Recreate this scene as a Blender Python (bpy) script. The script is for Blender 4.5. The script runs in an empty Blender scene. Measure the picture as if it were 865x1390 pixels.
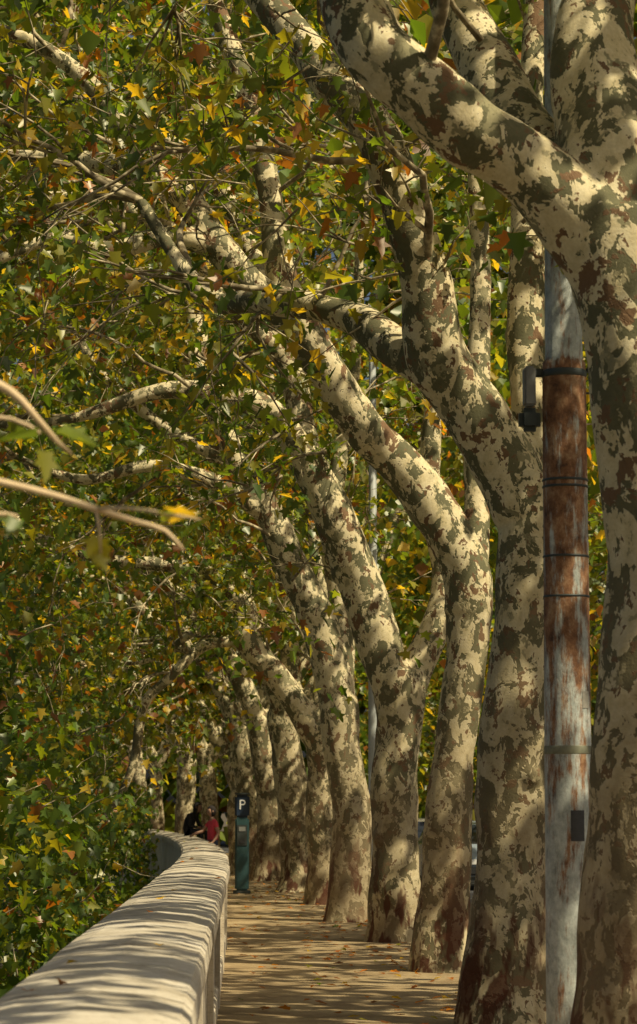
import bpy, math, random
import numpy as np
from mathutils import Vector, Matrix, noise
random.seed(7); rng=np.random.default_rng(7)
S=bpy.context.scene
C=S.collection

# ---------------------------------------------------------------- helpers
def link(ob,parent=None):
    C.objects.link(ob)
    if parent: ob.parent=parent
    return ob
def empty(name,loc=(0,0,0)):
    e=bpy.data.objects.new(name,None); e.location=loc; e.empty_display_size=.2
    return link(e)
def meshobj(name,vs,fs,mats,parent=None,smooth=False,fm=None,loc=None):
    me=bpy.data.meshes.new(name); me.from_pydata([tuple(v) for v in vs],[],fs); 
    for m in (mats if isinstance(mats,(list,tuple)) else [mats]): me.materials.append(m)
    if fm: me.polygons.foreach_set('material_index',fm)
    if smooth: me.polygons.foreach_set('use_smooth',[True]*len(me.polygons))
    me.update()
    ob=bpy.data.objects.new(name,me)
    if loc: ob.location=loc
    return link(ob,parent)
def newmat(name):
    m=bpy.data.materials.new(name); m.use_nodes=True
    nt=m.node_tree; b=nt.nodes['Principled BSDF']
    return m,nt,b
def N(nt,t,**k):
    n=nt.nodes.new(t)
    for a,v in k.items():
        if a=='inp':
            for i,x in v.items(): n.inputs[i].default_value=x
        else: setattr(n,a,v)
    return n
def ramp(nt,stops,interp='LINEAR'):
    r=nt.nodes.new('ShaderNodeValToRGB'); r.color_ramp.interpolation=interp
    el=r.color_ramp.elements
    while len(el)<len(stops): el.new(.5)
    for e,(p,c) in zip(el,stops): e.position=p; e.color=(*c,1) if len(c)==3 else c
    return r
def mix(nt,a,b,f,mode='MIX'):
    m=nt.nodes.new('ShaderNodeMix'); m.data_type='RGBA'; m.blend_type=mode
    for s,v in ((0,f),(6,a),(7,b)):
        if isinstance(v,bpy.types.NodeSocket): nt.links.new(v,m.inputs[s])
        elif isinstance(v,(int,float)): m.inputs[s].default_value=v
        else: m.inputs[s].default_value=(*v,1)
    return m.outputs[2]
def noisen(nt,vec,scale,detail=4,rough=.55,dist=0):
    n=N(nt,'ShaderNodeTexNoise',inp={'Scale':scale,'Detail':detail,'Roughness':rough,'Distortion':dist})
    nt.links.new(vec,n.inputs['Vector']); return n.outputs['Fac']
def pos(nt,scale=(1,1,1)):
    g=nt.nodes.new('ShaderNodeNewGeometry'); mp=nt.nodes.new('ShaderNodeMapping'); mp.inputs['Scale'].default_value=scale
    nt.links.new(g.outputs['Position'],mp.inputs['Vector']); return mp.outputs['Vector']
def bump(nt,b,h,strength,dist=.02):
    n=N(nt,'ShaderNodeBump',inp={'Strength':strength,'Distance':dist}); nt.links.new(h,n.inputs['Height']); nt.links.new(n.outputs[0],b.inputs['Normal'])
def rampfac(nt,src,stops,interp='LINEAR'):
    r=ramp(nt,[(p,(v,v,v)) for p,v in stops],interp); nt.links.new(src,r.inputs[0]); return r.outputs[0]
def simple(name,col,rough=.7,metal=0,var=.25,scale=8):
    m,nt,b=newmat(name); p=pos(nt); f=noisen(nt,p,scale)
    c=mix(nt,tuple(x*(1-var) for x in col),tuple(min(1,x*(1+var)) for x in col),f)
    nt.links.new(c,b.inputs['Base Color']); b.inputs['Roughness'].default_value=rough; b.inputs['Metallic'].default_value=metal
    return m

# ---------------------------------------------------------------- materials
def bark():
    m,nt,b=newmat('plane_bark')
    p=pos(nt,(1,1,.72))
    f1=noisen(nt,p,5.6,4,.68,.4)
    f2=noisen(nt,pos(nt,(1.0,1.0,.8)),10,4,.64,.3)
    f3=noisen(nt,pos(nt),1.3,2,.5)
    f4=noisen(nt,pos(nt),60,4,.6)
    f5=noisen(nt,pos(nt,(1,1,.8)),4.4,4,.65,.3)
    olive=ramp(nt,[(0,(.08,.078,.038)),(.5,(.15,.142,.075)),(1,(.25,.22,.12))]); nt.links.new(f2,olive.inputs[0])
    cream=ramp(nt,[(.3,(.6,.49,.26)),(.7,(.86,.76,.5))]); nt.links.new(f2,cream.inputs[0])
    msk=rampfac(nt,f1,[(.482,0),(.496,1)])
    c=mix(nt,olive.outputs[0],cream.outputs[0],msk)
    c=mix(nt,c,(.21,.125,.065),rampfac(nt,f5,[(.60,0),(.612,1)]))
    c=mix(nt,c,(.3,.27,.15),rampfac(nt,f5,[(.385,1),(.398,0)]))
    m2=rampfac(nt,f2,[(.61,0),(.622,1)])
    c=mix(nt,c,(.19,.115,.06),m2)
    m3=rampfac(nt,f2,[(.365,1),(.378,0)])
    c=mix(nt,c,(.40,.35,.2),m3)
    sx=N(nt,'ShaderNodeSeparateXYZ'); nt.links.new(pos(nt),sx.inputs[0])
    mr=N(nt,'ShaderNodeMapRange',inp={1:0.3,2:4.0,3:.85,4:0.0}); nt.links.new(sx.outputs[2],mr.inputs[0])
    mm=N(nt,'ShaderNodeMath',operation='MULTIPLY'); nt.links.new(mr.outputs[0],mm.inputs[0])
    nt.links.new(rampfac(nt,f3,[(.35,.3),(.6,1)]),mm.inputs[1])
    fb=mix(nt,(.12,.078,.042),(.27,.195,.105),f2)
    c=mix(nt,c,fb,mm.outputs[0])
    st=noisen(nt,pos(nt,(3.0,3.0,.9)),1.6,3,.6)
    ms=N(nt,'ShaderNodeMath',operation='MULTIPLY'); nt.links.new(rampfac(nt,st,[(.51,0),(.56,1)]),ms.inputs[0])
    mr2=N(nt,'ShaderNodeMapRange',inp={1:.4,2:1.7,3:.9,4:0.0}); nt.links.new(sx.outputs[2],mr2.inputs[0]); nt.links.new(mr2.outputs[0],ms.inputs[1])
    c=mix(nt,c,(.08,.024,.011),ms.outputs[0])
    c=mix(nt,c,(.6,.6,.6),rampfac(nt,f4,[(.3,.35),(.7,0)]),'MULTIPLY')
    nt.links.new(c,b.inputs['Base Color']); b.inputs['Roughness'].default_value=.8; b.inputs['Specular IOR Level'].default_value=.2
    h=mix(nt,msk,f4,.4); h=mix(nt,h,m2,.3); bump(nt,b,h,.55,.02)
    return m
BARK=bark()
def twigm():
    m,nt,b=newmat('twig_bark'); f=noisen(nt,pos(nt),9,4)
    r=ramp(nt,[(.35,(.13,.1,.05)),(.5,(.25,.2,.11)),(.58,(.55,.46,.28))]); nt.links.new(f,r.inputs[0])
    nt.links.new(r.outputs[0],b.inputs['Base Color']); b.inputs['Roughness'].default_value=.8
    return m
TWIG=twigm()
SUNTWIG=simple('sunlit_twig_bark',(.7,.52,.3),.7,0,.2,30)  # sunlight on the foreground twig painted in as a lighter bark colour
def leafm():
    m=bpy.data.materials.new('plane_leaf'); m.use_nodes=True; nt=m.node_tree; nt.nodes.clear()
    out=N(nt,'ShaderNodeOutputMaterial'); at=N(nt,'ShaderNodeAttribute',attribute_name='Col')
    c=at.outputs['Color']
    d=N(nt,'ShaderNodeBsdfDiffuse'); nt.links.new(c,d.inputs[0])
    t=N(nt,'ShaderNodeBsdfTranslucent'); ct=mix(nt,c,(3.8,3.1,.7),1.0,'MULTIPLY'); nt.links.new(ct,t.inputs[0])
    ms=N(nt,'ShaderNodeMixShader'); ms.inputs[0].default_value=.45; nt.links.new(d.outputs[0],ms.inputs[1]); nt.links.new(t.outputs[0],ms.inputs[2])
    g=N(nt,'ShaderNodeBsdfGlossy',inp={'Roughness':.4}); g.inputs[0].default_value=(.95,.92,.8,1)
    m2=N(nt,'ShaderNodeMixShader'); m2.inputs[0].default_value=.045
    nt.links.new(ms.outputs[0],m2.inputs[1]); nt.links.new(g.outputs[0],m2.inputs[2]); nt.links.new(m2.outputs[0],out.inputs[0])
    return m
LEAF=leafm()
def stonem():
    m,nt,b=newmat('travertine'); f=noisen(nt,pos(nt,(1,1,1)),2.2,6,.65); g=noisen(nt,pos(nt,(1,1,3)),28,5,.7)
    r=ramp(nt,[(.3,(.42,.36,.26)),(.5,(.62,.55,.42)),(.7,(.74,.67,.54))]); nt.links.new(f,r.inputs[0])
    c=mix(nt,r.outputs[0],(.5,.44,.36),rampfac(nt,g,[(.32,.8),(.46,0)]),'MULTIPLY')
    s=noisen(nt,pos(nt,(6,6,.7)),1.5,5,.7); c=mix(nt,c,(.5,.42,.3),rampfac(nt,s,[(.5,0),(.7,.5)]),'MULTIPLY')
    nt.links.new(c,b.inputs['Base Color']); b.inputs['Roughness'].default_value=.85; bump(nt,b,g,.35,.01); return m
STONE=stonem()
def pavem():
    m,nt,b=newmat('dusty_pavement'); f=noisen(nt,pos(nt),1.1,6,.7); g=noisen(nt,pos(nt),45,4,.7)
    r=ramp(nt,[(.3,(.19,.125,.06)),(.5,(.36,.265,.135)),(.7,(.5,.39,.22))]); nt.links.new(f,r.inputs[0])
    c=mix(nt,r.outputs[0],(.5,.42,.3),rampfac(nt,g,[(.35,.7),(.5,0)]),'MULTIPLY')
    nt.links.new(c,b.inputs['Base Color']); b.inputs['Roughness'].default_value=.95; bump(nt,b,g,.6,.02); return m
PAVE=pavem()
ASPH=simple('asphalt',(.05,.05,.052),.9,0,.3,30)
KERB=simple('kerb_stone',(.3,.28,.25),.9,0,.2,12)
SOIL=simple('soil',(.09,.07,.04),1,0,.4,2)
WHITE=simple('white_paint',(.75,.74,.7),.6,0,.06,9)
def waterm():
    m,nt,b=newmat('river_water'); b.inputs['Base Color'].default_value=(.03,.045,.03,1); b.inputs['Roughness'].default_value=.12
    bump(nt,b,noisen(nt,pos(nt,(1,1,1)),1.5,4),.3,.1); return m
WATER=waterm()
def rustm():
    m,nt,b=newmat('rusted_pole_paint')
    s=noisen(nt,pos(nt,(9,9,1.6)),1.5,8,.75); f=noisen(nt,pos(nt,(4,4,3)),3,8,.75)
    sx=N(nt,'ShaderNodeSeparateXYZ'); nt.links.new(pos(nt),sx.inputs[0])
    zz=N(nt,'ShaderNodeMapRange',inp={1:0,2:8}); nt.links.new(sx.outputs[2],zz.inputs[0])
    zm=rampfac(nt,zz.outputs[0],[(0,.03),(.2,.03),(.26,.07),(.34,.14),(.50,.19),(.534,.19),(.54,.03),(1,.03)])
    ad=N(nt,'ShaderNodeMath',operation='ADD'); nt.links.new(s,ad.inputs[0]); nt.links.new(zm,ad.inputs[1])
    k=rampfac(nt,ad.outputs[0],[(.55,0),(.65,1)])
    r=ramp(nt,[(.34,(.07,.032,.015)),(.5,(.24,.11,.045)),(.66,(.44,.28,.15))]); nt.links.new(f,r.inputs[0])
    paint=mix(nt,(.2,.225,.2),(.58,.61,.55),rampfac(nt,f,[(.3,0),(.62,1)]))
    nt.links.new(mix(nt,paint,r.outputs[0],k),b.inputs['Base Color']); b.inputs['Roughness'].default_value=.8; bump(nt,b,f,.6,.012); return m
RUST=rustm()
STEEL=simple('galvanised_steel',(.22,.22,.2),.6,.3,.35,10)
DARKM=simple('dark_metal',(.05,.06,.055),.5,.3)
STICK=simple('weathered_sticker',(.3,.28,.23),.7,0,.4,40)
BLK=simple('black_paint_mark',(.04,.04,.038),.6,0,.4,30)

# ---------------------------------------------------------------- geometry builders
def catmull(P,step):
    out=[]; n=len(P)
    for i in range(n-1):
        p0=P[max(0,i-1)];p1=P[i];p2=P[i+1];p3=P[min(n-1,i+2)]
        L=math.dist(p1[:3],p2[:3]); k=max(1,int(L/step))
        for j in range(k):
            t=j/k
            out.append(tuple(.5*((2*p1[a])+(-p0[a]+p2[a])*t+(2*p0[a]-5*p1[a]+4*p2[a]-p3[a])*t*t+(-p0[a]+3*p1[a]-3*p2[a]+p3[a])*t**3) for a in range(4)))
    out.append(tuple(P[-1])); return out
def tube(V,F,pts,sides,lump=0,seed=0):
    """append a closed tapered tube; pts=(x,y,z,r)"""
    base=len(V); n=len(pts); prev=None
    for i,p in enumerate(pts):
        a=Vector(pts[max(0,i-1)][:3]); b=Vector(pts[min(n-1,i+1)][:3]); d=(b-a)
        d=d.normalized() if d.length>1e-6 else Vector((0,0,1))
        if prev is None:
            u=d.orthogonal().normalized()
        else:
            u=(prev-d*prev.dot(d)); u=u.normalized() if u.length>1e-5 else d.orthogonal().normalized()
        prev=u; w=d.cross(u); c=Vector(p[:3])
        for k in range(sides):
            an=2*math.pi*k/sides; q=u*math.cos(an)+w*math.sin(an); r=p[3]
            if lump:
                s=c+q*r
                r*=1+lump*noise.noise(Vector((s.x*1.7+seed,s.y*1.7,s.z*1.2)))*1.3+lump*.55*noise.noise(Vector((s.x*5,s.y*5+seed,s.z*4)))
            V.append(c+q*r)
    for i in range(n-1):
        for k in range(sides):
            a=base+i*sides+k; b=base+i*sides+(k+1)%sides
            F.append((a,b,b+sides,a+sides))
    F.append(tuple(base+k for k in reversed(range(sides))))
    F.append(tuple(base+(n-1)*sides+k for k in range(sides)))

LT=np.array([(0,0,0),(.36,-.03,.06),(.27,.24,.05),(.58,.50,.07),(.2,.56,.03),(.17,.78,-.02),(0,1.05,-.14),
             (-.36,-.03,.06),(-.27,.24,.05),(-.58,.50,.07),(-.2,.56,.03),(-.17,.78,-.02)],float)
LF=[[0,1,2,3,4,5,6],[0,6,11,10,9,8,7]]
LT2=np.array([(0,0,0),(.5,.35,.05),(.22,.75,0),(0,1,-.1),(-.22,.75,0),(-.5,.35,.05)],float)
LF2=[[0,1,2,3],[0,3,4,5]]
PAL=np.array([(.052,.1,.016),(.085,.14,.02),(.13,.175,.022),(.21,.21,.026),(.38,.28,.034),(.32,.13,.03),(.18,.08,.028)])
NL=0
def leaves(name,P,size,w,parent=None,simple_leaf=False,flat=False,szvar=.3):
    global NL
    P=np.asarray(P,float); n=len(P); NL+=n
    if n==0: return
    T,FF=(LT2,LF2) if simple_leaf else (LT,LF)
    yaw=rng.uniform(0,2*np.pi,n)
    if flat: pit=rng.normal(0,.12,n); rol=rng.normal(0,.15,n)
    else: pit=rng.normal(-.75,.5,n); rol=rng.normal(0,.55,n)
    cy,sy=np.cos(yaw),np.sin(yaw); cp,sp=np.cos(pit),np.sin(pit); cr,sr=np.cos(rol),np.sin(rol)
    Z=np.zeros(n); O=np.ones(n)
    Rz=np.stack([cy,-sy,Z,sy,cy,Z,Z,Z,O],1).reshape(n,3,3)
    Rx=np.stack([O,Z,Z,Z,cp,-sp,Z,sp,cp],1).reshape(n,3,3)
    Ry=np.stack([cr,Z,sr,Z,O,Z,-sr,Z,cr],1).reshape(n,3,3)
    R=Rz@Rx@Ry
    s=size*(1+rng.uniform(-szvar,szvar,n))
    V=(P[:,None,:]+s[:,None,None]*np.einsum('nij,vj->nvi',R,T)).reshape(-1,3)
    nv=len(T); L0=np.concatenate([np.array(f) for f in FF]); tot=np.array([len(f) for f in FF])
    loops=(np.arange(n)[:,None]*nv+L0[None,:]).ravel()
    starts0=np.concatenate([[0],np.cumsum(tot)[:-1]]); starts=(np.arange(n)[:,None]*len(L0)+starts0[None,:]).ravel()
    me=bpy.data.meshes.new(name); me.vertices.add(len(V)); me.vertices.foreach_set('co',V.astype(np.float32).ravel())
    me.loops.add(len(loops)); me.loops.foreach_set('vertex_index',loops.astype(np.int32))
    me.polygons.add(len(starts)); me.polygons.foreach_set('loop_start',starts.astype(np.int32))
    me.update(calc_edges=True)
    w=np.array(w,float); w/=w.sum()
    # neighbouring sprays turn colour together
    drift=np.sin(P[:,0]*1.3+np.sin(P[:,1]*.9)*2)*np.sin(P[:,1]*.7+P[:,2]*1.4+np.sin(P[:,0]*.8)*1.5)
    u=np.clip(rng.uniform(0,1,n)+.11*drift,0,.9999)
    idx=np.searchsorted(np.cumsum(w),u).clip(0,len(PAL)-1); col=PAL[idx]*rng.uniform(.7,1.3,(n,1))
    col=np.repeat(np.concatenate([col,np.ones((n,1))],1)[:,None,:],nv,1).reshape(-1)
    ca=me.color_attributes.new('Col','FLOAT_COLOR','POINT'); ca.data.foreach_set('color',col.astype(np.float32))
    me.materials.append(LEAF)
    return link(bpy.data.objects.new(name,me),parent)

def prune(x,y,z):
    """street trees are cut back over the pavement: chance that foliage at this spot is kept"""
    if y<9: return 0 if z<7 else .4
    top=1.6+.31*y
    if y<18: return (.03 if z<top+.3 else .5)
    if y<26: return (.2 if x>-1 else .3) if z>4.6 else (.0 if x>-.8 else .25)
    if x>-.7 and z<4.6: return .04
    if y<40: return .24 if x>-1.2 else .29
    return .42
def grow(p,d,L,r,lev,TB,CL,droop=-.02):
    n=max(3,int(L/.22)); st=L/n; pts=[(*p,r)]; p=Vector(p); d=Vector(d).normalized(); ds=[d.copy()]
    for i in range(n):
        d=(d+Vector((random.gauss(0,.17),random.gauss(0,.17),random.gauss(droop,.15)))).normalized()
        p=p+d*st; pts.append((*p,max(.004,r*(1-.8*(i+1)/n)))); ds.append(d.copy())
    TB.append(pts)
    if lev<2:
        k=int(L/.38)
        for i in range(k):
            j=random.randint(max(1,n//4),n); q=pts[j]
            nd=(ds[j]+Vector((random.gauss(0,.7),random.gauss(0,.7),random.gauss(-.05,.45)))).normalized()
            grow(q[:3],nd,L*random.uniform(.3,.55),q[3]*.6+.003,lev+1,TB,CL,droop-.03)
    if lev>=1:
        for q in pts[1:]: CL.append(q[:3])
def crown(root,TB,CL,size,w,per=7,spread=.13,simple_leaf=False):
    V=[];F=[]
    keep=[]
    for c in CL:
        if noise.noise(Vector(c)*.9)>-.12 and random.random()<prune(*c)*1.45: keep.append(c)
    for t in TB:
        pr=min(prune(*q[:3]) for q in (t[len(t)//2],t[-1]))
        if pr<.1 or (pr<.25 and t[0][3]>.02 and random.random()<.7): continue
        tube(V,F,t,5 if t[0][3]<.03 else 8)
    if V: meshobj('branches',V,F,TWIG,root,True)
    if keep:
        K=np.repeat(np.array(keep),per,0); K=K+rng.normal(0,spread,K.shape)
        leaves('leaves',K,size,w,root,simple_leaf)
    return len(keep)*per
GREENW=[2.4,3.4,3.6,2.8,1.5,.5,.3]
def plane_tree(bx,by,limbs,voxel,scale=1,sec=26,size=.14,per=7,seed=1,lean=(-1,0),simple_leaf=False,minh=3.6,sides=20):
    """limbs: lists of (dx,h,dy,r): dx,h,r in drawing units of the tree's elevation (scale = metres per unit), dy in metres"""
    root=empty('plane_tree',(0,0,0))
    V=[];F=[];att=[]
    for li,L in enumerate(limbs):
        P=[(bx+a*scale,by+c,b*scale,r*scale) for a,b,c,r in L]
        pts=catmull(P,.12); tube(V,F,pts,sides,.16,seed*3.1+li)
        for q in pts:
            if random.random()<.06 and q[2]>1.2:
                a=random.uniform(0,6.28); rr=q[3]*random.uniform(.25,.42)
                c=Vector(q[:3])+Vector((math.cos(a),math.sin(a),random.uniform(-.3,.3)))*q[3]*.85
                tube(V,F,[(c.x,c.y,c.z-rr,rr*.5),(c.x,c.y,c.z-rr*.4,rr*.95),(c.x,c.y,c.z+rr*.4,rr*.95),(c.x,c.y,c.z+rr,rr*.5)],8)
        att+= [(q,pts[min(len(pts)-1,i+1)]) for i,q in enumerate(pts) if q[2]>minh and (li>0)]
    ob=meshobj('trunk_and_limbs',V,F,BARK,root,True)
    m=ob.modifiers.new('r','REMESH'); m.mode='VOXEL'; m.voxel_size=voxel; m.use_smooth_shade=True
    s=ob.modifiers.new('s','SMOOTH'); s.iterations=4; s.factor=.5
    TB=[];CL=[]
    for i in range(sec):
        q,q2=random.choice(att); f=Vector(q2[:3])-Vector(q[:3]); f=f.normalized() if f.length>0 else Vector((0,0,1))
        d=(f*.5+Vector((random.gauss(-.25,.8),random.gauss(0,.8),random.gauss(.2,.5)))).normalized()
        grow(q[:3],d,random.uniform(1.4,3.2),random.uniform(.02,.045),0,TB,CL)
    for L in limbs[1:]:
        a=L[-1]; p=(bx+a[0]*scale,by+a[2],a[1]*scale); a0=L[-2]
        f=Vector(((a[0]-a0[0])*scale,a[2]-a0[2],(a[1]-a0[1])*scale)).normalized()
        for k in range(4):
            grow(p,f+Vector((random.gauss(0,.45),random.gauss(0,.45),random.gauss(0,.35))),random.uniform(2,3.4),max(.03,a[3]*scale*.7),0,TB,CL)
    crown(root,TB,CL,size,GREENW,per,.13,simple_leaf)
    return root

# ---------------------------------------------------------------- street layout
def off(y):
    return -.0008*(y-30)**2 if 30<y<110 else (0 if y<=30 else -5.12-.128*(y-110))
def XR(y): return -.177+off(y)
def strip(name,x0,x1,z,mat,ya=-60,yb=600,step=3,kerb=None,parent=None):
    ys=list(np.arange(ya,min(yb,130),step))+[yb]; V=[];F=[]
    for y in ys: V+=[(x0+off(y),y,z),(x1+off(y),y,z)]
    for i in range(len(ys)-1): F.append((2*i,2*i+1,2*i+3,2*i+2))
    return meshobj(name,V,F,mat,parent)
strip('ground',-.5,900,-.16,SOIL,-200,1500,3)
strip('road',3.5,11.5,-.13,ASPH,-60,600)
for o in (-.16,):
    V=[];F=[];ys=list(np.arange(-60,130,2))+[600]
    prof=[(-.45,-.1),(-.45,0),(3.38,0),(3.38,-.1)]
    for y in ys:
        for a,b in prof: V.append((a+off(y),y,b))
    for i in range(len(ys)-1): F.append((4*i+1,4*i+2,4*i+6,4*i+5))
    meshobj('pavement',V,F,PAVE)
def swept(name,prof,ya,yb,step,mat,parent=None,smooth=False):
    V=[];F=[];n=len(prof);ys=list(np.arange(ya,yb,step))+[yb]
    for y in ys:
        for a,b in prof: V.append((a+off(y),y,b))
    for i in range(len(ys)-1):
        for k in range(n): F.append((n*i+k,n*i+(k+1)%n,n*i+n+(k+1)%n,n*i+n+k))
    F.append(tuple(range(n))); F.append(tuple(reversed([n*(len(ys)-1)+k for k in range(n)])))
    return meshobj(name,V,F,mat,parent,smooth)
swept('kerb',[(3.38,-.2),(3.38,.01),(3.66,.01),(3.68,-.01),(3.68,-.2)],-60,130,2,KERB)
swept('kerb',[(11.3,-.2),(11.3,.0),(11.32,.02),(11.6,.02),(11.6,-.2)],-60,130,2,KERB)
strip('far_pavement',11.6,15,-.01,PAVE,-60,600)
g=empty('road_marking')
for i in range(22):
    y=-20+i*7; strip('dash',7.4,7.52,-.126,WHITE,y,y+3,1,parent=g)
meshobj('river',[(-900,-200,-7),(-.9,-200,-7),(-.9,1500,-7),(-900,1500,-7)],[(0,1,2,3)],WATER)
V=[];F=[];ys=list(range(-60,131,5))+[600]
for y in ys:
    V+=[(-.9+off(y),y,-3.2),(-6+off(y),y,-5.6),(-12+off(y),y,-7.3)]
for i in range(len(ys)-1):
    for k in (0,1): F.append((3*i+k,3*i+k+1,3*i+k+4,3*i+k+3))
meshobj('river_bank',V,F,SOIL)
par=empty('stone_parapet_wall')
swept('wall_body',[(-.235,-.1),(-.235,.80),(-.80,.80),(-.80,-7.2),(-.235,-7.2)],-8,130,2,STONE,par)
y=-8.0;k=0
while y<128:
    L=1.55+.1*math.sin(k*3.3); k+=1; j=random.uniform(-.006,.006); h=random.uniform(-.006,.006)
    pr=[(-.177+j,.802),(-.170+j,.86),(-.177+j,.93+h),(-.20,.958+h),(-.30,.982+h),(-.52,1.0+h),(-.74,.982+h),(-.84,.958+h),(-.865+j,.93+h),(-.872+j,.86),(-.865+j,.802)]
    swept('coping_stone',pr,y+.01,y+L-.01,L/2-.011,STONE,par)
    y+=L
y=-6
while y<120:
    swept('pilaster',[(-.233,0.0),(-.195,0.0),(-.195,.8),(-.233,.8)],y,y+.45,.45,STONE,par); y+=4.65
swept('plinth',[(-.236,.0),(-.205,.0),(-.205,.16),(-.22,.18),(-.236,.18)],-8,130,2,STONE,par)

# ---------------------------------------------------------------- the traced row of plane trees
A=[[(0,-20,0,150),(0,60,0,118),(0,180,0,97),(5,320,0,88),(15,420,0,82),(22,620,0,77),(25,770,0,70),(20,920,0,70),(0,1070,0,72),(-20,1150,0,76),(-40,1240,0,76)],
 [(-10,1120,0,66),(-60,1210,0,66),(-150,1298,-.1,53),(-230,1341,-.2,50),(-300,1396,-.3,48),(-360,1446,-.3,48),(-388,1521,-.2,47),(-420,1640,0,42),(-520,1800,.5,34),(-650,1950,1,20)],
 [(-40,1200,.1,72),(-30,1370,.2,70),(-40,1521,.4,58),(0,1700,.6,45),(40,1950,1,30),(20,2300,1.2,18)],
 [(-50,1280,.2,50),(-100,1360,.6,46),(-140,1440,.9,44),(-170,1540,1.2,42),(-220,1700,1.6,36),(-260,1950,2,22)]]
B=[[(0,-20,0,80),(0,40,0,63),(0,96,0,55),(7,286,0,49),(22,486,0,43),(27,620,0,41),(32,700,0,43),(28,740,0,46)],
 [(28,690,0,42),(-5,770,0,45),(-48,836,0,44),(-95,906,-.1,41),(-108,1006,-.2,35),(-138,1096,-.3,33),(-163,1166,-.3,32),(-190,1221,-.3,30),(-235,1276,-.2,28),(-268,1336,0,26),(-310,1400,.2,25),(-380,1500,.5,22),(-450,1620,.8,14)],
 [(-90,885,.1,30),(-150,935,.4,28),(-200,985,.8,25),(-270,1015,1.1,22),(-340,1035,1.5,19),(-400,1050,2,17),(-450,1110,2.3,13),(-520,1230,2.6,9)],
 [(30,680,0,34),(40,800,.2,30),(38,946,.4,27),(42,1066,.5,26),(50,1250,.7,22),(70,1500,1,14),(60,1800,1,8)]]
Cc=[[(0,-15,0,54),(0,24,0,40),(5,164,0,34),(22,314,0,31),(35,414,0,30),(37,490,0,32),(38,520,0,32)],
 [(36,480,0,30),(36,525,0,31),(10,594,0,33),(-40,664,0,32),(-100,724,-.2,31),(-150,794,-.3,29),(-200,874,-.4,26),(-260,924,-.4,24),(-310,984,-.4,22),(-350,1044,-.3,20),(-410,1094,0,18),(-470,1114,.3,15),(-560,1130,.6,11),(-660,1150,1,7)],
 [(38,505,.1,24),(55,600,.5,20),(64,814,1,17),(72,1024,1.3,15),(60,1300,1.5,10),(40,1500,1.7,7)],
 [(-195,865,-.3,20),(-222,960,-.1,19),(-232,1060,.1,18),(-250,1150,.3,17),(-272,1240,.5,16),(-305,1340,.7,14),(-350,1480,1,8)],
 [(-400,1088,0,15),(-445,1180,.4,14),(-525,1270,.6,12),(-610,1320,.8,10),(-700,1350,1,7)],
 [(-300,970,-.4,16),(-370,985,-.6,14),(-450,960,-.7,12),(-520,975,-.8,10),(-600,940,-.9,7)]]
Dd=[[(0,-10,0,52),(0,20,0,38),(-3,175,0,32),(4,300,0,32),(6,345,0,36),(6,365,0,34)],
 [(0,330,0,29),(-18,385,0,30),(-48,485,0,30),(-88,575,-.1,28),(-128,655,-.2,24),(-168,710,-.3,20),(-228,732,-.4,15),(-318,738,-.5,12),(-438,700,-.5,8),(-540,690,-.5,6)],
 [(10,330,0,26),(37,385,.1,21),(60,435,.2,20),(68,500,.3,18),(50,620,.5,15),(60,800,.7,12),(40,1050,1,8)],
 [(-95,585,0,20),(-125,700,.4,19),(-145,800,.6,17),(-195,950,.8,15),(-240,1060,1,12),(-275,1180,1.2,9)],
 [(-145,800,.6,14),(-230,880,.5,13),(-310,975,.4,12),(-400,1015,.3,10),(-540,1025,.2,7)],
 [(-240,1050,1,12),(-300,1110,.9,11),(-380,1160,.8,10),(-470,1250,.7,8)]]
E=[[(0,-10,0,44),(0,30,0,31),(2,148,0,27),(-8,250,0,26),(-13,298,0,26)],
 [(-12,280,0,24),(-38,398,0,24),(-73,468,0,22),(-108,548,0,20),(-153,628,0,17),(-193,728,.2,14),(-215,850,.4,12),(-250,980,.6,10),(-330,1100,.8,7)],
 [(-8,280,0,20),(-10,420,.3,17),(-20,560,.5,14),(10,750,.8,10),(20,950,.8,6)],
 [(-150,620,0,11),(-230,660,.3,9),(-330,740,.6,8),(-400,850,.9,6)],
 [(-193,728,.2,12),(-228,790,0,12),(-263,838,-.2,11),(-323,938,-.4,10),(-363,1028,-.5,9),(-400,1150,-.6,7)],
 [(-108,545,0,13),(-180,590,-.3,11),(-270,610,-.5,9),(-360,590,-.6,7),(-450,620,-.7,5)]]
Ff=[[(0,-8,0,32),(0,25,0,22),(0,200,0,18),(-5,240,0,19)],
 [(-5,225,0,18),(-45,290,0,19),(-85,336,0,19),(-105,366,0,18),(-100,400,0,14),(-150,445,0,12),(-210,460,.2,11),(-290,468,.3,9),(-375,496,.5,7),(-440,520,.6,5)],
 [(-95,352,0,9),(-155,350,0,8),(-205,305,-.1,8),(-240,265,-.2,7),(-255,180,-.3,6),(-300,100,-.4,5),(-390,10,-.5,4.5),(-415,-50,-.5,4)],
 [(0,220,0,16),(5,400,.3,13),(-20,600,.5,9),(-60,800,.7,6)]]
plane_tree(2.04,13.7,A,.022,.0038,14,.13,6,1,sides=28)
plane_tree(1.99,20.2,B,.026,.0056,24,.13,6,2,sides=24)
plane_tree(2.0,27,Cc,.03,.00748,32,.135,6,3)
plane_tree(1.88,33,Dd,.034,.00914,32,.14,6,4)
plane_tree(1.52,39,E,.036,.0108,32,.145,6,5)
plane_tree(1.31,46,Ff,.038,.0127,32,.15,6,6,sides=14)
yy=[7.2,53,61.5,68,78,86,97,107,118]
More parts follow.
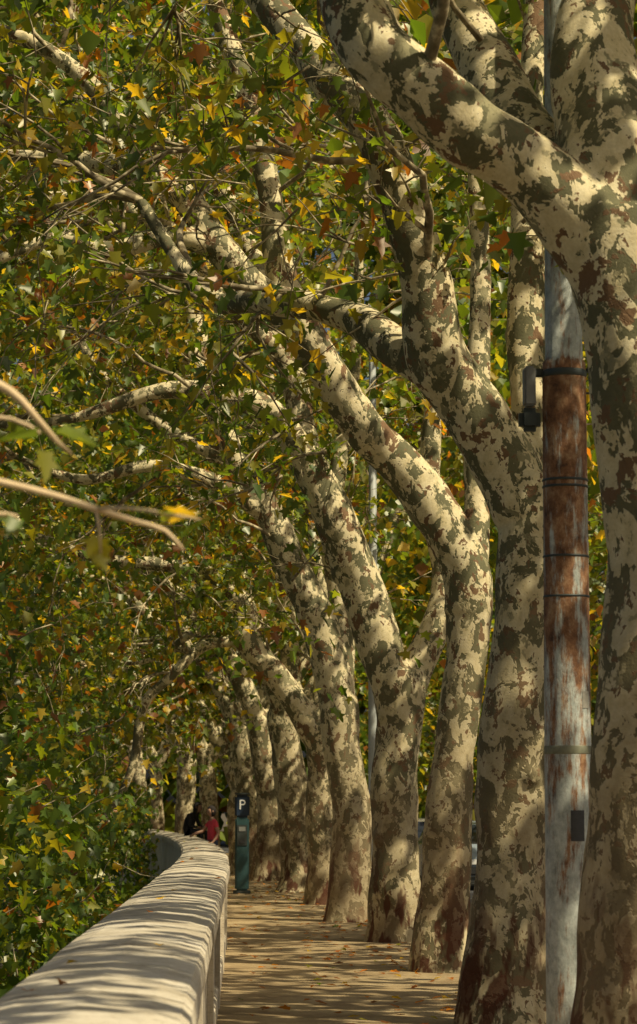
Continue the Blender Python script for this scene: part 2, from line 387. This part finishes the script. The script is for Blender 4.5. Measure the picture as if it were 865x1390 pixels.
for i,y in enumerate(yy):
    r=random.Random(i+11); j=lambda a:r.uniform(-a,a)
    xb=1.5+off(y)+j(.3); h=3.2+j(.7); q=1+j(.25)
    if i==0: xb=2.6; h=3.4
    L=[[(0,-.1,0,.5*q),(0,.3,0,.36*q),(j(.12),1.6,0,.31*q),(j(.2)-.1,h,0,.3*q),(j(.1)-.1,h+.3,0,.3*q)],
       [(-.1,h-.2,0,.26),(-.6,h+1,j(.3),.25),(-1.3,h+2.1,j(.5),.22),(-2.3,h+3.0+j(.5),j(.6),.18),(-3.5,h+4.0+j(.6),j(.8),.13),(-4.8,h+5.0+j(1),j(1),.07)],
       [(-.1,h-.2,0,.22),(.1+j(.4),h+1.5,j(.3),.2),(.2+j(.7),h+3.5,j(.6),.16),(.3+j(1),h+7,j(1),.07)],
       [(-.05,h-.1,0,.19),(.7,h+1.3,j(.4),.17),(1.6,h+3,j(.5),.12),(2.4,h+5.5,j(.8),.06)],
       [(-.9,h+1.5,0,.12),(-1.8,h+1.8,j(.4),.1),(-3,h+1.6+j(.5),j(.5),.07),(-4.2,h+1.1,j(.6),.05)]]
    if i==0: L=[L[0],L[2],L[3]]
    plane_tree(xb,y,L,.05,1,16,.19,5,20+i,simple_leaf=True,minh=3.2,sides=12)

# ---------------------------------------------------------------- surrounding foliage masses
def mass(name,n,fx,per,sig,size,w,simple_leaf,nz=.0,nscale=.35,floor=None,twigs=0):
    pts=[];V=[];F=[];tries=0
    while len(pts)<n and tries<n*14:
        tries+=1; p=fx()
        if noise.noise(Vector(p)*nscale)<nz: continue
        if floor and not floor(p): continue
        pts.append(p)
        if random.random()<twigs:
            t=[]; q=Vector(p); d=Vector((random.gauss(0,1),random.gauss(0,1),random.gauss(.6,.6))).normalized()
            for k in range(6):
                t.append((*q,.011-.0015*k)); d=(d+Vector((random.gauss(0,.2),random.gauss(0,.2),random.gauss(0.0,.2)))).normalized(); q=q+d*.25
            tube(V,F,t,5)
    K=np.repeat(np.array(pts),per,0)+rng.normal(0,1,(len(pts)*per,3))*np.array(sig)
    root=empty(name)
    if V: meshobj('twigs',V,F,TWIG,root,True)
    leaves('leaves',K,size,w,root,simple_leaf)
U=random.uniform
def fl():
    if random.random()<.27:
        y=U(26,88); return (-1.85+.55*off(y)-abs(random.gauss(0,1))*.9,y,U(-3,1.2+.012*y))
    y=20+80*(U(0,1)**.95); x=-2.3-abs(random.gauss(0,1))*2.2+off(y)*1.0; return (x,y,U(-2.5,min(9,.8+.14*y)))
mass('riverside_foliage',1500,fl,20,(.26,.3,.22),.15,[4.5,4,2.8,1.6,.9,.3,.2],False,.04,.45,None,.3)
def overhead_shade():  # overhead leaf clumps added to block the sun and leave dappled gaps
    y=U(-10,46) if random.random()<.36 else U(46,115); return (U(-5,5.5)+.6*off(y),y,U(9.2,12.5))
mass('foliage',1150,overhead_shade,18,(.42,.42,.28),.27,[3,3,3,2,1,.5,.2],True,.0,.38)
# roadside leaf clumps added, mostly unseen, to shade the trunks and path
def roadside_shade():
    y=U(-22,52) if random.random()<.56 else U(52,115); return (U(4.9,10.5)+off(y),y,U(6.8,11.0))
mass('foliage',1800,roadside_shade,16,(.38,.38,.28),.29,[3,3,3,2,1,.5,.2],True,.0,.42)
def fm():
    y=U(44,100); return (U(-5,3.5)+off(y),y,U(4.6+.02*y,9+.13*y))
mass('foliage',620,fm,22,(.4,.4,.3),.19,[2,3,3.2,2.8,1.6,.7,.3],True,.03,.4,None,.15)
def fr():
    y=U(40,130); return (U(4.5,11),y,U(3.2 if y<70 else 1.5,9.5))
mass('foliage',360,fr,24,(.5,.5,.4),.22,[1.5,3,3.6,3.4,2,.6,.2],True,.05,.3)
def fb():
    y=U(122,140); return (U(-34,26),y,U(-3,44))
mass('distant_trees',2500,fb,16,(1.3,1.3,1.1),.95,[3,4.5,4.6,2.6,1.3,.4,.2],True,-.45,.1)
for i in range(6):
    y=30+i*15; r=random.Random(i+50)
    L=[[(0,-.2,0,.5),(0,.3,0,.36),(0,2,0,.3),(.1,3.8,0,.3)],[(.1,3.6,0,.24),(.8,5.5,.2,.2),(1.4,8.5,.4,.1)],[(.1,3.6,0,.22),(-.6,5.5,-.2,.18),(-1,9,-.4,.08)]]
    plane_tree(12.4+off(y),y,L,.06,1,8,.2,5,70+i,simple_leaf=True,sides=10)

# ---------------------------------------------------------------- fallen leaves
n=1700; ys=rng.uniform(6,75,n); xs=np.array([off(v) for v in ys])+np.where(rng.uniform(0,1,n)<.4,rng.uniform(-.17,3.3,n),2.2+rng.normal(0,.7,n).clip(-2,1.1))
leaves('fallen_leaves',np.stack([xs,ys,np.full(n,.012)+rng.uniform(0,.02,n)],1),.08,[0,0,.2,.7,1.2,3,6],None,False,True)
n=26; ys=rng.uniform(8,60,n); xs=np.array([off(v) for v in ys])+rng.uniform(-.8,-.25,n)
leaves('fallen_leaves',np.stack([xs,ys,np.full(n,1.0)],1),.06,[0,0,.4,1,2,4,4],None,False,True)

# ---------------------------------------------------------------- foreground twig near the camera
def twig_plant():
    root=empty('hanging_plane_twig'); V=[];F=[]
    s=.00166; Y=6.0
    def Q(a,h,dy,r): return ((a)*s,Y+dy,1.6+h*s,r*s)
    for L in ([(-420,462,0,5.5),(-332,445,0,5),(-260,430,.05,4.5),(-205,412,.05,4.4),(-150,398,.1,3.8),(-110,385,.1,3.2),(-85,358,.1,2)],
              [(-420,640,.3,8),(-340,600,.3,7),(-300,560,.3,5),(-272,530,.35,4),(-250,512,.35,2)],
              [(-205,412,.05,3),(-160,410,0,2.4),(-100,395,-.1,2),(-60,388,-.1,1.5)],
              [(-420,556,.2,3),(-330,550,.2,3),(-290,530,.2,2.4)],[(-205,412,.05,2.5),(-200,380,.05,2),(-198,350,.05,1.5)],[(-420,405,.1,4),(-332,408,.1,3.5),(-315,405,.1,2)]):
        tube(V,F,catmull([Q(*a) for a in L],.03),8,.1)
    meshobj('twig',V,F,SUNTWIG,root,True)
    P=[Q(*a)[:3] for a in [(-290,520,.1,0),(-262,535,.2,0),(-282,500,.15,0),(-198,372,.05,0),(-205,345,.0,0),(-190,360,.08,0),(-75,400,-.1,0),(-50,388,-.1,0),(-92,396,-.1,0),(-235,402,.0,0),(-318,402,.1,0)]]
    leaves('leaves',P,.075,[0,2,4,3,2,0,0],root,False)
twig_plant()

# ---------------------------------------------------------------- rusty lamp pole
def lathe(name,prof,mat,parent,cx,cy,sides=28,mark=None):
    V=[];F=[]
    tube(V,F,[(cx,cy,z,r) for z,r in prof],sides); return meshobj(name,V,F,mat,parent,True)
def box(name,c,d,mat,parent,bev=.01,rot=0):
    import bmesh
    bm=bmesh.new(); bmesh.ops.create_cube(bm,size=1)
    for v in bm.verts: v.co=Vector((v.co.x*d[0],v.co.y*d[1],v.co.z*d[2]))
    if bev: bmesh.ops.bevel(bm,geom=bm.edges[:],offset=min(bev,min(d)*.3),segments=2,affect='EDGES')
    me=bpy.data.meshes.new(name); bm.to_mesh(me); bm.free(); me.materials.append(mat)
    ob=bpy.data.objects.new(name,me); ob.location=c; ob.rotation_euler=(0,0,rot); return link(ob,parent)
PX,PY=1.92,15.8
lp=empty('street_lamp')
lathe('pole',[(-.05,.155),(.05,.152),(.12,.144),(2.0,.139),(3.0,.135),(4.22,.131),(4.28,.129),(4.30,.114),(6.5,.1),(9.2,.08)],RUST,lp,PX,PY)
lathe('clamp_band',[(4.19,.131),(4.2,.136),(4.225,.136),(4.235,.131)],DARKM,lp,PX,PY)
for z in (3.56,3.52,2.86,3.1):
    lathe('wire_band',[(z,.134),(z+.003,.139),(z+.012,.139),(z+.015,.134)],DARKM,lp,PX,PY)
lathe('tape_band',[(1.93,.1395),(1.935,.1415),(1.975,.1415),(1.98,.1395)],simple('faded_tape',(.2,.2,.13),.7,0,.5,25),lp,PX,PY)
box('bracket_arm',(PX-.16,PY,4.22),(.1,.04,.05),DARKM,lp)
box('junction_box',(PX-.215,PY-.03,4.13),(.07,.12,.24),STEEL,lp,.012)
box('junction_box_hood',(PX-.215,PY-.03,3.93),(.13,.1,.14),DARKM,lp,.03)
box('bracket_bolt',(PX+.16,PY,4.24),(.06,.05,.03),DARKM,lp,.008)
def label(z0,z1,a0,a1,mat,r=.1325):
    V=[];F=[];k=8
    for i in range(k+1):
        a=a0+(a1-a0)*i/k; V+=[(PX+math.cos(a)*r,PY+math.sin(a)*r,z0),(PX+math.cos(a)*r,PY+math.sin(a)*r,z1)]
    for i in range(k): F.append((2*i,2*i+2,2*i+3,2*i+1))
    meshobj('label',V,F,mat,lp,True)
label(2.2,2.3,-1.0,-.6,STICK,.1405); label(1.42,1.6,-1.6,-1.0,BLK,.1435)
V=[];F=[]; tube(V,F,catmull([(PX,PY,9.1,.05),(PX+.3,PY,9.7,.045),(PX+1.2,PY,10.1,.04),(PX+2.2,PY,10.15,.035)],.1),10); meshobj('arm',V,F,STEEL,lp,True)
V=[];F=[]; tube(V,F,[(PX+2.1,PY,10.15,.05),(PX+2.25,PY,10.14,.12),(PX+2.6,PY,10.12,.15),(PX+2.85,PY,10.1,.08)],14); meshobj('lamp_head',V,F,STEEL,lp,True)
lp2=empty('street_lamp')
lathe('pole',[(-.05,.12),(.4,.11),(.45,.08),(4,.072),(9.5,.05)],simple('pale_pole_paint',(.38,.4,.38),.5),lp2,1.98,41)
V=[];F=[]; tube(V,F,catmull([(1.98,41,9.4,.04),(2.3,41,10,.035),(3.6,41,10.3,.03)],.1),8); meshobj('arm',V,F,STEEL,lp2,True)
V=[];F=[]; tube(V,F,[(3.5,41,10.3,.05),(3.7,41,10.28,.14),(4.1,41,10.24,.12),(4.3,41,10.2,.05)],12); meshobj('lamp_head',V,F,STEEL,lp2,True)

# ---------------------------------------------------------------- parking meter
pm=empty('parking_meter'); TEAL=simple('teal_enamel',(.03,.075,.078),.45,.1); NAVY=simple('navy_enamel',(.018,.034,.065),.4)
mx,my=-.04,52
box('foot',(mx,my,.03),(.34,.3,.06),DARKM,pm); box('cabinet',(mx,my,.76),(.27,.24,1.4),TEAL,pm,.03)
box('front_panel',(mx,my-.124,1.12),(.2,.02,.4),DARKM,pm,.01); box('screen',(mx,my-.137,1.24),(.13,.01,.09),STEEL,pm,.003)
box('ticket_slot',(mx,my-.137,1.0),(.12,.01,.08),BLK,pm,.003)
box('sign_head',(mx,my,1.68),(.29,.15,.44),NAVY,pm,.04); box('solar_cap',(mx,my,1.92),(.28,.22,.035),DARKM,pm,.01)
tc=bpy.data.curves.new('letter_p','FONT'); tc.body='P'; tc.size=.27; tc.align_x='CENTER'; tc.align_y='CENTER'; tc.extrude=.004; tc.materials.append(WHITE)
to=bpy.data.objects.new('letter_p',tc); to.location=(mx,my-.081,1.7); to.rotation_euler=(math.pi/2,0,0); link(to,pm)

# ---------------------------------------------------------------- people
SKIN=simple('skin',(.36,.2,.13),.6,0,.1); SKIND=simple('skin_dark',(.2,.11,.07),.6,0,.1)  # second, darker skin tone for mouths and the seated figure
def cloth(n,c): return simple(n,c,.9,0,.2,20)
def person(name,loc,rot,J,Ed,zone,mats,head,hair_long,gaze=0):
    root=empty(name,loc); root.rotation_euler=(0,0,rot)
    me=bpy.data.meshes.new('body'); keys=list(J); idx={k:i for i,k in enumerate(keys)}
    me.from_pydata([J[k][:3] for k in keys],[(idx[a],idx[b]) for a,b in Ed],[])
    ob=bpy.data.objects.new('tmp',me); C.objects.link(ob)
    sk=ob.modifiers.new('s','SKIN'); sk.use_smooth_shade=True
    for k in keys:
        sv=me.skin_vertices[0].data[idx[k]]; r=J[k][3]; sv.radius=(r,r if len(J[k])<5 else J[k][4]); sv.use_root=(k=='pelvis')
    su=ob.modifiers.new('u','SUBSURF'); su.levels=2; su.render_levels=2
    dg=bpy.context.evaluated_depsgraph_get(); nm=bpy.data.meshes.new_from_object(ob.evaluated_get(dg)); bpy.data.objects.remove(ob)
    nm.materials.clear()
    for m in mats: nm.materials.append(m)
    def near(c):
        best=1e9;be=None
        for a,b in Ed:
            p=Vector(J[a][:3]);q=Vector(J[b][:3]);t=max(0,min(1,(c-p).dot(q-p)/max(1e-9,(q-p).length_squared)))
            d=(p+(q-p)*t-c).length-(J[a][3]*(1-t)+J[b][3]*t)
            if d<best: best=d;be=(a,b,t)
        return be
    for p in nm.polygons: p.material_index=zone(*near(p.center)); p.use_smooth=True
    nm.name='body'; b=bpy.data.objects.new('body',nm); link(b,root)
    import bmesh
    bm=bmesh.new(); bmesh.ops.create_uvsphere(bm,u_segments=24,v_segments=18,radius=1)
    hx,hy,hz=head
    for v in bm.verts:
        x,y,z=v.co; w=.075*(1-.22*max(0,-z)); l=.098; nx=l*x*(1-.12*max(0,-z)); 
        if x>.75 and -.35<z<.15 and abs(y)<.28: nx+=.022*(1-abs(y)/.3)*(1-max(0,z)*3)
        if x>.6 and abs(z)<.2 and .25<abs(y)<.6: nx-=.008
        v.co=Vector((nx,w*y,.118*z))
    me2=bpy.data.meshes.new('head'); bm.to_mesh(me2); bm.free(); me2.materials.append(mats[0])
    for p in me2.polygons: p.use_smooth=True
    h=bpy.data.objects.new('head',me2); h.location=head; h.rotation_euler=(0,.15,gaze); link(h,root)
    for sgn in (-1,1):
        V=[];F=[]; tube(V,F,[(-.01,sgn*.07,-.03,.012),(0,sgn*.078,0,.02),(-.005,sgn*.08,.025,.014)],8); o=meshobj('ear',V,F,mats[0],h,True)
        V=[];F=[]; tube(V,F,[(.082,sgn*.03,.006,.009),(.089,sgn*.03,.006,.011),(.092,sgn*.03,.006,.006)],8); meshobj('eye',V,F,BLK,h,True)
    V=[];F=[]; tube(V,F,[(.083,-.022,-.055,.004),(.09,0,-.056,.006),(.083,.022,-.055,.004)],6); meshobj('mouth',V,F,SKIND,h,True)
    bm=bmesh.new(); bmesh.ops.create_uvsphere(bm,u_segments=20,v_segments=14,radius=1)
    for v in bm.verts:
        x,y,z=v.co
        zz=z
        if z<0 and x<.2: zz=z*(1.0 if not hair_long else 2.2)
        f=1.12
        if x>.35 and z<.45: f=.9
        v.co=Vector((.1*x*f-.012,.083*y*f,.118*zz*1.1+.012))
    me3=bpy.data.meshes.new('hair'); bm.to_mesh(me3); bm.free(); me3.materials.append(mats[-1])
    for p in me3.polygons: p.use_smooth=True
    o=bpy.data.objects.new('hair',me3); link(o,h)
    for s in ('L','R'):
        w=Vector(J['wr'+s][:3]); hn=Vector(J['ha'+s][:3]); d=(hn-w).normalized(); side=d.cross(Vector((0,0,1))); side=side.normalized() if side.length>.1 else Vector((0,1,0)); V=[];F=[]
        dn=d.cross(side).normalized(); dn=dn if dn.z<0 else -dn
        for f,(o,l) in enumerate([(-.028,.062),(-.009,.074),(.01,.07),(.028,.055)]):
            a=hn+side*o; tube(V,F,[(*(a-d*.02),.009),(*a,.009),(*(a+d*l*.5),.0085),(*(a+d*l*.8+dn*l*.3),.0075),(*(a+d*l*.9+dn*l*.55),.005)],7)
        a=w+d*.03-side*.03; tube(V,F,[(*a,.011),(*(a+d*.03-side*.025),.010),(*(a+d*.06-side*.03),.007)],7)
        meshobj('fingers',V,F,mats[0],root,True)
    return root
EDG=[('pelvis','waist'),('waist','chest'),('chest','neck'),('neck','skull')]
for s in 'LR': EDG+=[('chest','sh'+s),('sh'+s,'el'+s),('el'+s,'wr'+s),('wr'+s,'ha'+s),('pelvis','hip'+s),('hip'+s,'kn'+s),('kn'+s,'an'+s),('an'+s,'to'+s)]
def zoneA(a,b,t):
    if b in('neck',) and t>.75 or b=='skull': return 0
    if b[:2] in('wr','ha'): return 0
    if b[:2]=='el': return 1 if t<.45 else 0
    if b[:3] in('hip',) or b[:2]=='kn': return 2
    if b[:2]=='an': return 2
    if b[:2]=='to': return 3
    return 1
Jw={'pelvis':(0,0,.90,.125,.15),'waist':(0,0,1.06,.10,.12),'chest':(.01,0,1.26,.11,.15),'neck':(.02,0,1.41,.05),'skull':(.03,0,1.48,.05),
 'shL':(.01,.15,1.33,.052),'elL':(-.03,.22,1.08,.04),'wrL':(.1,.2,.9,.027),'haL':(.15,.19,.86,.03),
 'shR':(.01,-.15,1.33,.052),'elR':(.16,-.2,1.13,.04),'wrR':(.38,-.17,1.08,.027),'haR':(.45,-.16,1.04,.03),
 'hipL':(0,.09,.84,.09),'knL':(.03,.1,.47,.06),'anL':(-.02,.1,.09,.04),'toL':(.12,.11,.035,.035),
 'hipR':(0,-.09,.84,.09),'knR':(.02,-.1,.47,.06),'anR':(-.02,-.1,.09,.04),'toR':(.12,-.11,.035,.035)}
pw=person('standing_woman',(-.70,60,0),math.pi+.5,Jw,EDG,zoneA,[SKIN,cloth('red_top',(.65,.06,.09)),cloth('blue_jeans',(.05,.07,.13)),cloth('dark_shoes',(.03,.03,.03)),cloth('dark_hair',(.015,.01,.008))],(.045,0,1.57),False)
Js={'pelvis':(0,0,.13,.13,.16),'waist':(.05,0,.27,.12,.14),'chest':(.14,0,.43,.12,.17),'neck':(.22,0,.54,.05),'skull':(.26,0,.58,.05),
 'shL':(.14,.17,.48,.06),'elL':(.22,.22,.24,.045),'wrL':(.38,.12,.2,.03),'haL':(.44,.08,.19,.03),
 'shR':(.14,-.17,.48,.06),'elR':(.22,-.22,.24,.045),'wrR':(.38,-.12,.2,.03),'haR':(.44,-.08,.2,.03),
 'hipL':(.05,.1,.1,.09),'knL':(.46,.12,.1,.065),'anL':(.5,.12,-.32,.042),'toL':(.63,.13,-.38,.036),
 'hipR':(.05,-.1,.1,.09),'knR':(.46,-.12,.1,.065),'anR':(.48,-.12,-.32,.042),'toR':(.61,-.13,-.38,.036)}
person('seated_person',(XR(63)-.3,63,1.0),-.5,Js,EDG,lambda a,b,t:(1 if b[:2]=='wr' and t<.85 else (1 if b[:2]=='el' else zoneA(a,b,t))),[SKIND,cloth('black_jacket',(.014,.013,.016)),cloth('dark_trousers',(.02,.02,.028)),cloth('black_shoes',(.02,.02,.02)),cloth('black_hair',(.01,.008,.006))],(.3,0,.66),True)

# ---------------------------------------------------------------- parked car
def car(x,y,rot,col):
    root=empty('parked_car',(x,y,-.13)); root.rotation_euler=(0,0,rot)
    paint=simple('car_paint',col,.25,.3,.03); glass=simple('car_glass',(.02,.025,.03),.08); rub=simple('tyre_rubber',(.02,.02,.02),.9); 
    side=[(-2.05,.3),(-2.1,.55),(-2.05,.85),(-1.9,1.0),(-1.2,1.02),(0,1.0),(1.0,.97),(1.85,.86),(2.05,.7),(2.1,.45),(2.05,.3)]
    V=[];F=[];n=len(side)
    for w,k in ((-.86,.97),(-.8,1),(.8,1),(.86,.97)):
        for a,b in side: V.append((w if k==1 else w*1.0,a*(1 if k==1 else .985),b if k==1 else b*.96+.01))
    for j in range(3):
        for i in range(n): F.append((j*n+i,j*n+(i+1)%n,(j+1)*n+(i+1)%n,(j+1)*n+i))
    F.append(tuple(range(n))); F.append(tuple(reversed(range(3*n,4*n))))
    meshobj('body',V,F,paint,root)
    base=[(-1.85,.99),(-1.45,1.42),(-.6,1.5),(.25,1.46),(1.05,.97)]
    V=[];F=[];n=5
    for w in (-1,1):
        for a,b in base: V.append((w*(.8 if b<1.1 else .62),a,b))
    F=[(0,1,6,5),(1,2,7,6),(2,3,8,7),(3,4,9,8),(0,4,3,2,1),(5,6,7,8,9)]
    meshobj('cabin',V,F,[glass,paint],root,fm=[0,1,1,0,0,0])
    for sx in (-1,1):
        for yy in (-1.3,1.3):
            V=[];F=[]; tube(V,F,[(sx*.66,yy,.31,.29),(sx*.68,yy,.31,.31),(sx*.86,yy,.31,.31),(sx*.88,yy,.31,.28)],20); meshobj('wheel',V,F,rub,root,True)
            V=[];F=[]; tube(V,F,[(sx*.87,yy,.31,.19),(sx*.895,yy,.31,.17)],16); meshobj('hubcap',V,F,STEEL,root)
        box('tail_light',(sx*.68,-2.06,.8),(.24,.06,.14),simple('red_lens',(.3,.01,.01),.2),root,.02)
        box('headlight',(sx*.66,2.03,.68),(.3,.08,.14),STEEL,root,.02)
        box('door_mirror',(sx*.95,.75,1.02),(.16,.1,.1),paint,root,.03)
    box('rear_bumper',(0,-2.1,.42),(1.6,.1,.18),rub,root,.03); box('number_plate',(0,-2.125,.62),(.5,.02,.11),WHITE,root,.004)
car(4.75,60,0.03,(.3,.36,.42)); car(4.4,75,0.05,(.35,.34,.33))

# ---------------------------------------------------------------- building across the road
def building(x0,y0,y1,h,col,name):
    root=empty(name); wall=simple('ochre_plaster',col,.9,0,.18,1.2); sh=simple('green_shutter',(.05,.07,.04),.7); gl=simple('window_glass',(.03,.035,.04),.1); tr=simple('stone_trim',(.4,.36,.3),.9)
    box('walls',(x0+6,(y0+y1)/2,h/2-.2),(12,y1-y0,h),wall,root,0)
    box('cornice',(x0+5.9,(y0+y1)/2,h+.02),(13.2,y1-y0+1.2,.44),tr,root,.05); box('roof',(x0+6,(y0+y1)/2,h+.65),(11,y1-y0-.6,.8),simple('roof_tile',(.24,.1,.05),.9),root,.2)
    box('plinth',(x0-.04,(y0+y1)/2,.5),(.09,y1-y0,1.2),tr,root,.02)
    y=y0+2
    while y<y1-2:
        for fl in range(int(h//3.6)):
            z=2.3+fl*3.6
            box('window_pane',(x0-.01,y,z),(.06,1.1,1.8),gl,root,0); box('window_sill',(x0-.08,y,z-1.0),(.2,1.5,.1),tr,root,.01); box('window_head',(x0-.06,y,z+1.0),(.14,1.4,.12),tr,root,.01)
            for s in (-1,1): box('shutter',(x0-.07,y+s*.85,z),(.06,.55,1.85),sh,root,.01)
        y+=3.6
building(15.2,60,112,15,(.4,.17,.09),'plaster_apartment_building')

# ---------------------------------------------------------------- light, world, camera
sd=Vector((.50,-.36,.79)).normalized(); el=math.asin(sd.z); az=math.atan2(sd.x,sd.y)
sun=bpy.data.lights.new('sun','SUN'); sun.energy=5; sun.angle=math.radians(.5); sun.color=(1,.88,.62)
so=bpy.data.objects.new('sun',sun); so.rotation_euler=sd.to_track_quat('Z','Y').to_euler(); so.location=(20,-20,40); link(so)
w=bpy.data.worlds.new('World'); S.world=w; w.use_nodes=True; nt=w.node_tree
sky=nt.nodes.new('ShaderNodeTexSky'); sky.sky_type='NISHITA'; sky.sun_disc=False; sky.sun_elevation=el; sky.sun_rotation=az; sky.dust_density=5
nt.links.new(sky.outputs[0],nt.nodes['Background'].inputs[0]); nt.nodes['Background'].inputs[1].default_value=.06
cam=bpy.data.cameras.new('camera'); cam.sensor_fit='VERTICAL'; cam.sensor_height=36; cam.sensor_width=24; cam.lens=93.5; cam.clip_end=3000; cam.clip_start=.1
cam.dof.use_dof=True; cam.dof.focus_distance=24; cam.dof.aperture_fstop=6.3
co=bpy.data.objects.new('camera',cam); co.location=(0,0,1.6)
co.rotation_euler=(math.radians(90+6.4),0,math.radians(-1.59)); link(co); S.camera=co
S.view_settings.view_transform='Standard'; S.view_settings.look='None'; S.view_settings.exposure=0
print('leaves',NL)
